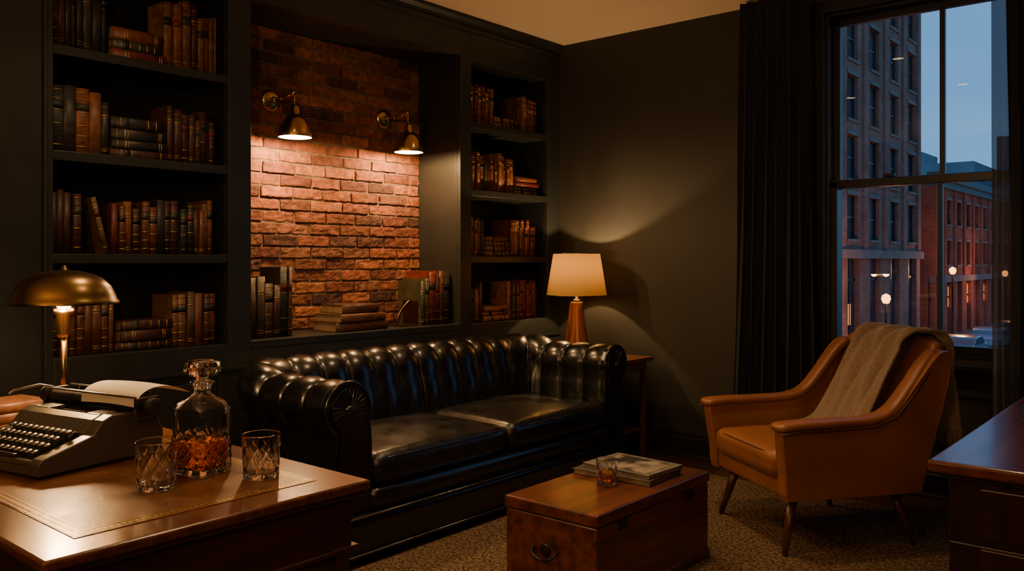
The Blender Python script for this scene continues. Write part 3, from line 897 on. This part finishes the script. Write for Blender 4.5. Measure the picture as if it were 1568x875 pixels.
dl=empty('desk_lamp',(1.03,-3.80,DZ+.0013))
b=MB()
b.lathe([(0.0005,.022),(.02,.022),(.03,.018),(.085,.012),(.095,.006),(.095,0)],48)
b.lathe([(.0085,.02),(.0085,.30)],20)
b.lathe([(.010,.262),(.018,.265),(.022,.275),(.022,.33),(.027,.335),(.027,.346),(.016,.350),(.016,.36)],24)
b.obj('stand',M_brass,dl)
b=MB()
outer=[(.150,.362),(.1505,.368),(.143,.375),(.139,.390),(.126,.415),(.105,.436),(.078,.450),(.045,.459),(.014,.462)]
b.shell([(.0004,.476),(.006,.474),(.008,.466),(.014,.462)]+outer[::-1][1:],64)
b.shell([(.150,.362),(.1465,.363),(.139,.373),(.135,.388),(.122,.412),(.101,.432),(.076,.446),(.0005,.456)],64,1)
b.obj('shade',[M_brassd,M_white_in],dl,recalc=False)
b=MB();b.lathe([(.016,.351),(.026,.360),(.030,.385),(.022,.405),(.0005,.412)],20);b.obj('bulb',M_bulb,dl)
light('bulb_light','POINT',(.048,-.03,.364),10,size=.03,parent=dl,col=(1,.58,.25))
light('bulb_light','POINT',(-.048,.03,.364),7,size=.03,parent=dl,col=(1,.58,.25))

# typewriter -----------------------------------------------------
tw=empty('typewriter',(1.455,-3.975,DZ+.0015),math.radians(11.5))
b=MB()
sp=[(-.165,.008),(-.165,.034),(-.155,.045),(-.03,.078),(-.005,.108),(.02,.118),(.10,.116),(.145,.100),(.165,.060),(.165,.008)]
for (a,c) in ((-.165,-.128),(.128,.165)): b.prism(sp,a,c,'x')
b.prism([(-.165,.008),(-.165,.028),(-.02,.036),(.16,.036),(.165,.008)],-.13,.13,'x')
b.prism([(-.035,.078),(-.008,.108),(.015,.117),(.022,.110),(.0,.09),(-.02,.070)],-.13,.13,'x')
b.prism([(.135,.03),(.135,.105),(.146,.098),(.165,.060),(.165,.03)],-.13,.13,'x')
b.prism([(-.165,.028),(-.165,.040),(-.158,.043),(-.150,.040),(-.150,.028)],-.13,.13,'x')
for sx in (-1,1):
    b.prism([(.01,.10),(.012,.118),(.06,.120),(.062,.10)],sx*.128,sx*.075,'x')
b.obj('housing',M_type,tw,bevel=.007,bseg=3)
b=MB()
b.box(-.13,.13,-.03,.13,.036,.07);b.prism([(-.15,.033),(-.03,.06),(-.03,.036),(-.15,.030)],-.13,.13,'x')
for k in range(22):
    a=-.9+1.8*k/21
    b.tube([(math.sin(a)*.055,.045-math.cos(a)*.045,.082),(math.sin(a)*.01,.05,.095)],.0014,5)
b.box(-.12,.12,.045,.06,.07,.11)
for (x,y) in ((-.14,-.14),(.14,-.14),(-.14,.14),(.14,.14)):
    b.lathe([(.012,0),(.012,.010)],16,0,Matrix.Translation((x,y,-.0)))
b.obj('type_basket',M_typed,tw)
b=MB()
for r_ in range(4):
    y=-.137+r_*.0265;z=.052+r_*.0105
    for k in range(11):
        x=-.112+k*.0218+(r_%2)*.005
        M=Matrix.Translation((x,y,z))@Matrix.Rotation(math.radians(12),4,'X')
        b.lathe([(.0082,0),(.0088,.002),(.0085,.0045),(.0066,.0040),(.0005,.0036)],16,0,M)
        b.lathe([(.0092,.0005),(.0092,.0035),(.0086,.0048)],16,1,M)
        b.box(x-.001,x+.001,y-.001,y+.02,z-.02,z,1)
b.rbox((0,-.158,.047),(.07,.006,.004),.003,0)
b.obj('keys',[M_key,M_steel],tw)
b=MB()
cz=.135;cy=.085
RX=Matrix.Translation((.0,cy,cz))@Matrix.Rotation(pi/2,4,'Y')
b.lathe([(.019,-.155),(.019,.195)],32,1,RX)
for (a,c) in ((-.20,-.175),(.215,.238)):
    b.lathe([(.012,a),(.020,a+.002),(.021,(a+c)/2),(.020,c-.002),(.012,c)],24,1,RX)
b.lathe([(.006,-.19),(.006,.225)],12,0,RX)
b.box(-.165,-.155,cy-.03,cy+.035,cz-.03,cz+.02,0);b.box(.195,.205,cy-.03,cy+.035,cz-.03,cz+.02,0)
b.tube([(-.16,cy-.028,cz+.022),(.20,cy-.028,cz+.022)],.0028,8,0)
b.tube([(-.165,cy,cz+.02),(-.18,cy-.03,cz+.028),(-.195,cy-.09,cz+.02),(-.198,cy-.10,cz+.012)],.003,8,0)
b.box(-.15,.19,cy+.022,cy+.034,cz-.028,cz+.012,2)
b.tube([(-.14,cy+.03,cz+.026),(.18,cy+.03,cz+.026)],.0022,8,0)
for x in (-.10,.14): b.tube([(x,cy+.028,cz+.01),(x,cy+.03,cz+.026)],.002,6,0)
b.obj('carriage',[M_steel,M_rubber,M_typed],tw,bevel=.0015)
b=MB()
pp=smoothpoly([(cy-.0200,cz-.005),(cy-.0185,cz+.014),(cy-.006,cz+.028),(cy+.020,cz+.038),(cy+.055,cz+.040),(cy+.10,cz+.030),(cy+.14,cz+.012)],6,False)
b.grid(lambda u,v:(-.02+.215*v, pp[round(u*(len(pp)-1))][0],pp[round(u*(len(pp)-1))][1]+.004*math.sin(v*3)),len(pp)-1,8)
b.obj('paper',M_paper,tw,recalc=False)
b=MB()
zz=DZ+.0015
for l,t,c in ((.20,.032,(.09,.035,.015)),(.19,.03,(.13,.055,.024))):
    M=Matrix.Translation((.85,-3.87+l/2,zz))@Matrix.Rotation(.15,4,'Z')@LIE
    book(b,M,t-.001,l,.15,c,False);zz+=t
b.obj('desk_books',[M_book,M_page,M_golddim])

# ---------------------------------------------------------------- right desk
rd=empty('mahogany_desk')
b=MB();b.box(3.09,3.86,-2.60,-.95,.730,.76);b.obj('desktop',M_mahog,rd,bevel=.008,bseg=4)
b=MB()
b.box(3.115,3.835,-2.575,-.975,.715,.730)
b.box(3.13,3.82,-2.56,-.99,.56,.715)
b.box(3.13,3.82,-2.56,-2.10,.02,.56);b.box(3.13,3.82,-1.45,-.99,.02,.56)
b.box(3.118,3.83,-2.572,-2.088,0,.06);b.box(3.118,3.83,-1.462,-.978,0,.06)
for (a,c) in ((.10,.24),(.26,.40),(.42,.555),(.58,.70)):
    b.box(3.20,3.75,-2.568,-2.56,a,c)
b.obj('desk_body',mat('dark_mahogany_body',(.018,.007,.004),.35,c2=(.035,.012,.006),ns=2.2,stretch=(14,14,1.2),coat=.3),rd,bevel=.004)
b=MB()
for zc in (.17,.33,.49,.64):
    for xx in (3.35,3.60): b.tube(smoothpoly([(xx-.035,-2.568,zc),(xx-.03,-2.588,zc-.005),(xx,-2.592,zc-.012),(xx+.03,-2.588,zc-.005),(xx+.035,-2.568,zc)],4,False),.0035,8)
b.obj('drawer_pulls',M_brassd,rd)
b=MB()
zz=.7605
flatbook(b,T(3.39,-1.93,zz,math.radians(12)),.2,.27,.026,(.03,.028,.028));flatbook(b,T(3.38,-1.92,zz+.0265,math.radians(6)),.19,.25,.020,(.16,.14,.12))
b.obj('stacked_books',[M_book,M_page],bevel=.001)

# ---------------------------------------------------------------- window
wn=empty('window_1')
b=MB()
ys0,ys1=.02,.07
cs=.075
b.box(WX0-cs,WX0,-.02,0,WZ0-.04,WZ1+cs);b.box(WX1,WX1+cs,-.02,0,WZ0-.04,WZ1+cs);b.box(WX0-cs,WX1+cs,-.024,0,WZ1,WZ1+cs)
b.box(WX0,WX0+.02,-.0,.22,WZ0,WZ1);b.box(WX1-.02,WX1,0,.22,WZ0,WZ1);b.box(WX0,WX1,0,.22,WZ1-.02,WZ1);b.box(WX0,WX1,0,.22,WZ0,WZ0+.02)
b.box(WX0-.08,WX1+.08,-.060,.02,WZ0-.055,WZ0-.025);b.box(WX0-.06,WX1+.06,-.02,0,WZ0-.14,WZ0-.055)
mx=2.493
b.box(WX0+.02,WX0+.058,ys0,ys1-.01,WZ0+.02,1.70);b.box(WX1-.058,WX1-.02,ys0,ys1-.01,WZ0+.02,1.70)
b.box(WX0+.02,WX1-.02,ys0,ys1-.01,WZ0+.02,.805);b.box(WX0+.02,WX1-.02,ys0,ys1-.01,1.665,1.71)
b.box(mx-.013,mx+.013,ys0+.005,ys1-.015,.80,1.67)
b.box(WX0+.02,WX0+.058,ys1,ys1+.04,1.66,WZ1-.02);b.box(WX1-.058,WX1-.02,ys1,ys1+.04,1.66,WZ1-.02)
b.box(WX0+.02,WX1-.02,ys1,ys1+.04,WZ1-.06,WZ1-.02);b.box(WX0+.02,WX1-.02,ys1,ys1+.04,1.665,1.71)
b.box(mx-.013,mx+.013,ys1+.005,ys1+.035,1.70,WZ1-.05)
b.rbox((mx-.25,.012,1.72),(.03,.014,.01),.006,0)
b.obj('frame_and_sashes',M_frame,wn,bevel=.003)
b=MB()
b.add([(WX0+.05,.045,.80),(WX1-.05,.045,.80),(WX1-.05,.045,1.67),(WX0+.05,.045,1.67)],[(0,1,2,3)])
b.add([(WX0+.05,.09,1.70),(WX1-.05,.09,1.70),(WX1-.05,.09,2.61),(WX0+.05,.09,2.61)],[(0,1,2,3)])
b.obj('glass_panes',M_pane,wn,recalc=False)

def curtain(name,xa,xb_,xa2,xb2,y,amp,folds,m,z0=.015,z1=H-.01,ph=0):
    b=MB()
    def fn(u,v):
        x=(xa+(xb_-xa)*u)*(v)+(xa2+(xb2-xa2)*u)*(1-v)
        uu=u+.012*math.sin(v*5+u*20)
        yy=y+amp*math.sin(uu*folds*2*pi+ph)*(.55+.45*(1-v))+.012*noise.noise(Vector((u*9,v*3,1)))
        x+=.25*amp*math.sin(uu*folds*4*pi+ph)
        return (x,yy,z0+(z1-z0)*v)
    b.grid(fn,200,30)
    return b.obj(name,m,recalc=False)
curtain('curtain_panel',1.45,1.86,1.37,1.885,-.125,.042,6.5,M_curt)
curtain('curtain_panel',2.825,3.40,2.84,3.45,-.135,.042,7,M_curt,ph=1)
curtain('sheer_curtain',2.755,2.95,2.757,2.95,-.078,.009,6,M_sheer)

# ---------------------------------------------------------------- exterior
G=-4.6
b=MB();b.box(-60,60,.6,260,G-.2,G);b.obj('street_ground',M_asph)
b=MB();b.box(-12.2,-9.6,10,112,G,G+.14);b.obj('sidewalk',M_stone)
def facade(name,x,ya,yb,ztop,bays,ww,rows,wh,m,storez,cornm,depth=18,lit=()):
    e=empty(name)
    b=MB()
    b.box(x-depth,x-.35,ya,yb,G,ztop,0)
    sp=(yb-ya)/bays
    cen=[ya+sp*(k+.5) for k in range(bays)]
    edges=[ya]+[q for c in cen for q in (c-ww/2,c+ww/2)]+[yb]
    zlow=storez+.5
    for i in range(0,len(edges),2): b.box(x-.35,x,edges[i],edges[i+1],zlow,ztop,0)
    zs=[zlow]+[q for r in rows for q in (r-wh/2,r+wh/2)]+[ztop]
    for c in cen:
        for i in range(0,len(zs),2): b.box(x-.35,x-.0,c-ww/2,c+ww/2,zs[i],zs[i+1],0)
    for i in range(0,len(edges),2):
        b.box(x-.35,x+.05,edges[i]+.1,edges[i+1]-.1,G,storez)
        b.box(x,x+.14,(edges[i]+edges[i+1])/2-.35,(edges[i]+edges[i+1])/2+.35,zlow,ztop-.7)
    b.obj('brickwork',m,e)
    b=MB()
    for c in cen:
        for r in rows:
            b.box(x-.05,x+.10,c-ww/2-.12,c+ww/2+.12,r-wh/2-.16,r-wh/2)
            b.box(x-.05,x+.06,c-ww/2-.12,c+ww/2+.12,r+wh/2,r+wh/2+.22)
    b.box(x-.3,x+.28,ya,yb,storez,storez+.5)
    b.obj('stone_trim',M_stone,e)
    b=MB()
    b.box(x-.4,x+.55,ya-.2,yb+.4,ztop-.2,ztop+.35);b.box(x-.4,x+.3,ya-.1,yb+.2,ztop-.7,ztop-.2)
    b.obj('cornice',cornm,e)
    b=MB()
    for ci,c in enumerate(cen):
        for ri,r in enumerate(rows): b.box(x-.34,x-.28,c-ww/2,c+ww/2,r-wh/2,r+wh/2,1 if (ci,ri) in lit else 0)
        b.box(x-.34,x-.25,c-sp/2,c+sp/2,G+.5,storez)
    b.obj('glazing',[M_cglass,M_litwin],e)
    b=MB()
    for c in cen:
        for r in rows:
            b.box(x-.28,x-.22,c-.05,c+.05,r-wh/2,r+wh/2);b.box(x-.28,x-.2,c-ww/2,c+ww/2,r-.05,r+.05)
            b.box(x-.28,x-.2,c-ww/2,c-ww/2+.1,r-wh/2,r+wh/2);b.box(x-.28,x-.2,c+ww/2-.1,c+ww/2,r-wh/2,r+wh/2)
        b.box(x-.25,x-.18,c-.06,c+.06,G+.5,storez);b.box(x-.25,x-.18,c-sp/2,c+sp/2,storez-1.3,storez-1.15)
    b.obj('window_frames',M_frame,e)
    return e
facade('brick_apartment_building',-12.6,58.0-3.9*11,58.0,21.3,11,1.75,[3.75,7.15,10.55,13.95,17.35],2.5,M_city1,1.4,M_stone)
facade('red_brick_rowhouse',-13.2,64,64+3.2*14,7.6,14,1.3,[1.9,5.1],1.9,M_city2,-.4,M_croof,depth=12,lit=((2,0),(6,1)))
b=MB()
b.box(-60,-22,120,140,G,14.5);b.box(-21.5,-8,132,150,G,19);b.box(-17,-4,118,128,G,13);b.box(-6,12,160,175,G,22);b.box(-20,-14.5,113.5,117,G,10);b.box(-40,-30,120,135,14.5,17)
for k in range(12):
    b.box(-21.2,-8.2,131.8,132,3+k*1.35,3.4+k*1.35)
b.obj('distant_buildings',M_cityfar)
b=MB()
for (y0,z0,w,h) in ((39,-2.6,1.4,1.6),(43,-2.4,1.6,1.2),(47,-1.2,1.0,1.0),(50.5,-2.2,1.2,1.4),(54.5,-2.6,1.2,1.6),(68,-2.4,1.4,1.6),(74.6,-2.3,1.6,1.6),(81,-2.3,1.4,1.4),(90,-2.4,1.8,1.2)):
    X_=-12.6 if y0<60 else -13.2
    b.box(X_-.24,X_-.2,y0,y0+w,z0,z0+h)
b.obj('shop_window_display',M_shop)
def slamp(x,y,zt):
    e=empty('street_lamp',(x,y,G+.14))
    hgt=zt-G-.14
    b=MB();b.lathe([(.16,0),(.16,.3),(.08,.5),(.06,hgt-.3),(.12,hgt-.2)],14);b.obj('post',M_blk,e)
    b=MB();b.lathe([(.02,-.28),(.16,-.22),(.24,0),(.2,.18),(.02,.28)],16,0,Matrix.Translation((0,0,hgt)));b.obj('globe',M_bulb2,e)
    light('glow','POINT',(.5,-.4,hgt),380,size=.25,parent=e,col=(1,.40,.12))
slamp(-10.2,42.3,-.76);slamp(-11.2,61.0,.56);slamp(-10.6,76,.2);slamp(-10.6,95,.2)
tlg=empty('traffic_light',(-9.3,49.9,G+.14))
b=MB();b.lathe([(.12,0),(.07,.4),(.06,5.3)],12);b.box(-.22,.22,-.3,-.06,3.6,4.9);b.obj('post',M_blk,tlg)
b=MB();b.lathe([(.0,.02),(.12,0)],12,0,Matrix.Translation((0,-.31,3.85))@Matrix.Rotation(pi/2,4,'X'));b.obj('signal',em('signal_green',(.1,1,.5),5),tlg)
def car(x,y,c):
    e=empty('parked_car',(x,y,G))
    b=MB();b.prism(smoothpoly([(-2.2,.35),(-2.2,.8),(-1.9,.95),(-1.2,1.0),(-.7,1.42),(.8,1.45),(1.5,1.0),(2.15,.9),(2.25,.4)],4),-.88,.88,'x');b.obj('body',mat('car_paint',c,.25,coat=1),e,bevel=.08,bseg=3)
    b=MB();b.prism([(-1.1,1.0),(-.68,1.36),(.76,1.38),(1.35,1.0)],-.9,.9,'x')
    b.obj('windows',M_cglass,e)
    b=MB()
    for yy in (-1.4,1.4): b.lathe([(.0,-.92),(.33,-.92),(.33,.92),(.0,.92)],24,0,Matrix.Translation((0,yy,.33))@Matrix.Rotation(pi/2,4,'Y'))
    b.obj('wheels',M_blk,e)
car(-8.3,58,(.3,.32,.35));car(-8.3,66,(.05,.06,.08));car(-8.3,50.5,(.2,.2,.22))

# ---------------------------------------------------------------- unseen fill lights added to the interior
def add_fill_spot(x,y,pw,ang=75):  # added ceiling spots out of view, warm fill for seating and shelves
    e=empty('unseen_fill_spot',(x,y,H))
    b=MB();b.lathe([(.045,-.001),(.06,-.001),(.062,-.006),(.045,-.008)],32,0,None,True,None,True);b.obj('fill_spot_ring',M_brassd,e)
    b=MB();b.lathe([(.0005,-.002),(.044,-.002),(.044,-.0035),(.0005,-.0035)],32);b.obj('lens',M_bulb,e)  # glowing disc of the added fill spot
    light('fill_spot_beam','SPOT',(0,0,-.03),pw,size=.05,parent=e,spot=ang,blend=.8,col=(1,.64,.33))
add_fill_spot(1.75,-1.75,62);add_fill_spot(1.9,-3.1,30,90);add_fill_spot(3.0,-2.2,14)
add_fill_spot(.95,-3.1,50,125);add_fill_spot(1.15,-1.3,28,125)
def add_fill_uplight(x,y,p):  # added uplights behind the camera, fill by ceiling bounce
    fl=empty('unseen_fill_uplight',(x,y,0))
    b=MB();b.lathe([(.0005,.03),(.03,.03),(.14,.015),(.15,0)],40);b.lathe([(.012,.02),(.012,1.75)],16);b.obj('stand',M_brass,fl)
    b=MB();b.shell([(.03,1.75),(.10,1.78),(.17,1.85)],40);b.obj('fill_uplight_bowl',M_brassd,fl,recalc=False,solid=.003)
    light('fill_uplight_source','POINT',(0,0,1.87),p,size=.08,parent=fl,col=(1,.60,.29))
add_fill_uplight(4.35,-5.9,125);add_fill_uplight(2.3,-6.0,115)

# ---------------------------------------------------------------- world
w=bpy.data.worlds.new('dusk');bpy.context.scene.world=w;w.use_nodes=True
nt=w.node_tree;N=nt.nodes;L=nt.links;bg=N['Background']
tc=N.new('ShaderNodeTexCoord');sx=N.new('ShaderNodeSeparateXYZ');L.new(tc.outputs['Generated'],sx.inputs[0])
nz=N.new('ShaderNodeTexNoise');nz.inputs['Scale'].default_value=3;nz.inputs['Detail'].default_value=6
mp=N.new('ShaderNodeMapping');mp.inputs['Scale'].default_value=(1,1,5);L.new(tc.outputs['Generated'],mp.inputs[0]);L.new(mp.outputs[0],nz.inputs['Vector'])
ad=N.new('ShaderNodeMath');ad.operation='MULTIPLY_ADD';ad.inputs[1].default_value=.25;L.new(nz.outputs[0],ad.inputs[0]);L.new(sx.outputs[2],ad.inputs[2])
cr=N.new('ShaderNodeValToRGB');cr.color_ramp.elements[0].position=.05;cr.color_ramp.elements[0].color=(.15,.36,.62,1)
cr.color_ramp.elements[1].position=.6;cr.color_ramp.elements[1].color=(.05,.175,.42,1)
L.new(ad.outputs[0],cr.inputs[0]);L.new(cr.outputs[0],bg.inputs[0]);bg.inputs[1].default_value=1.55
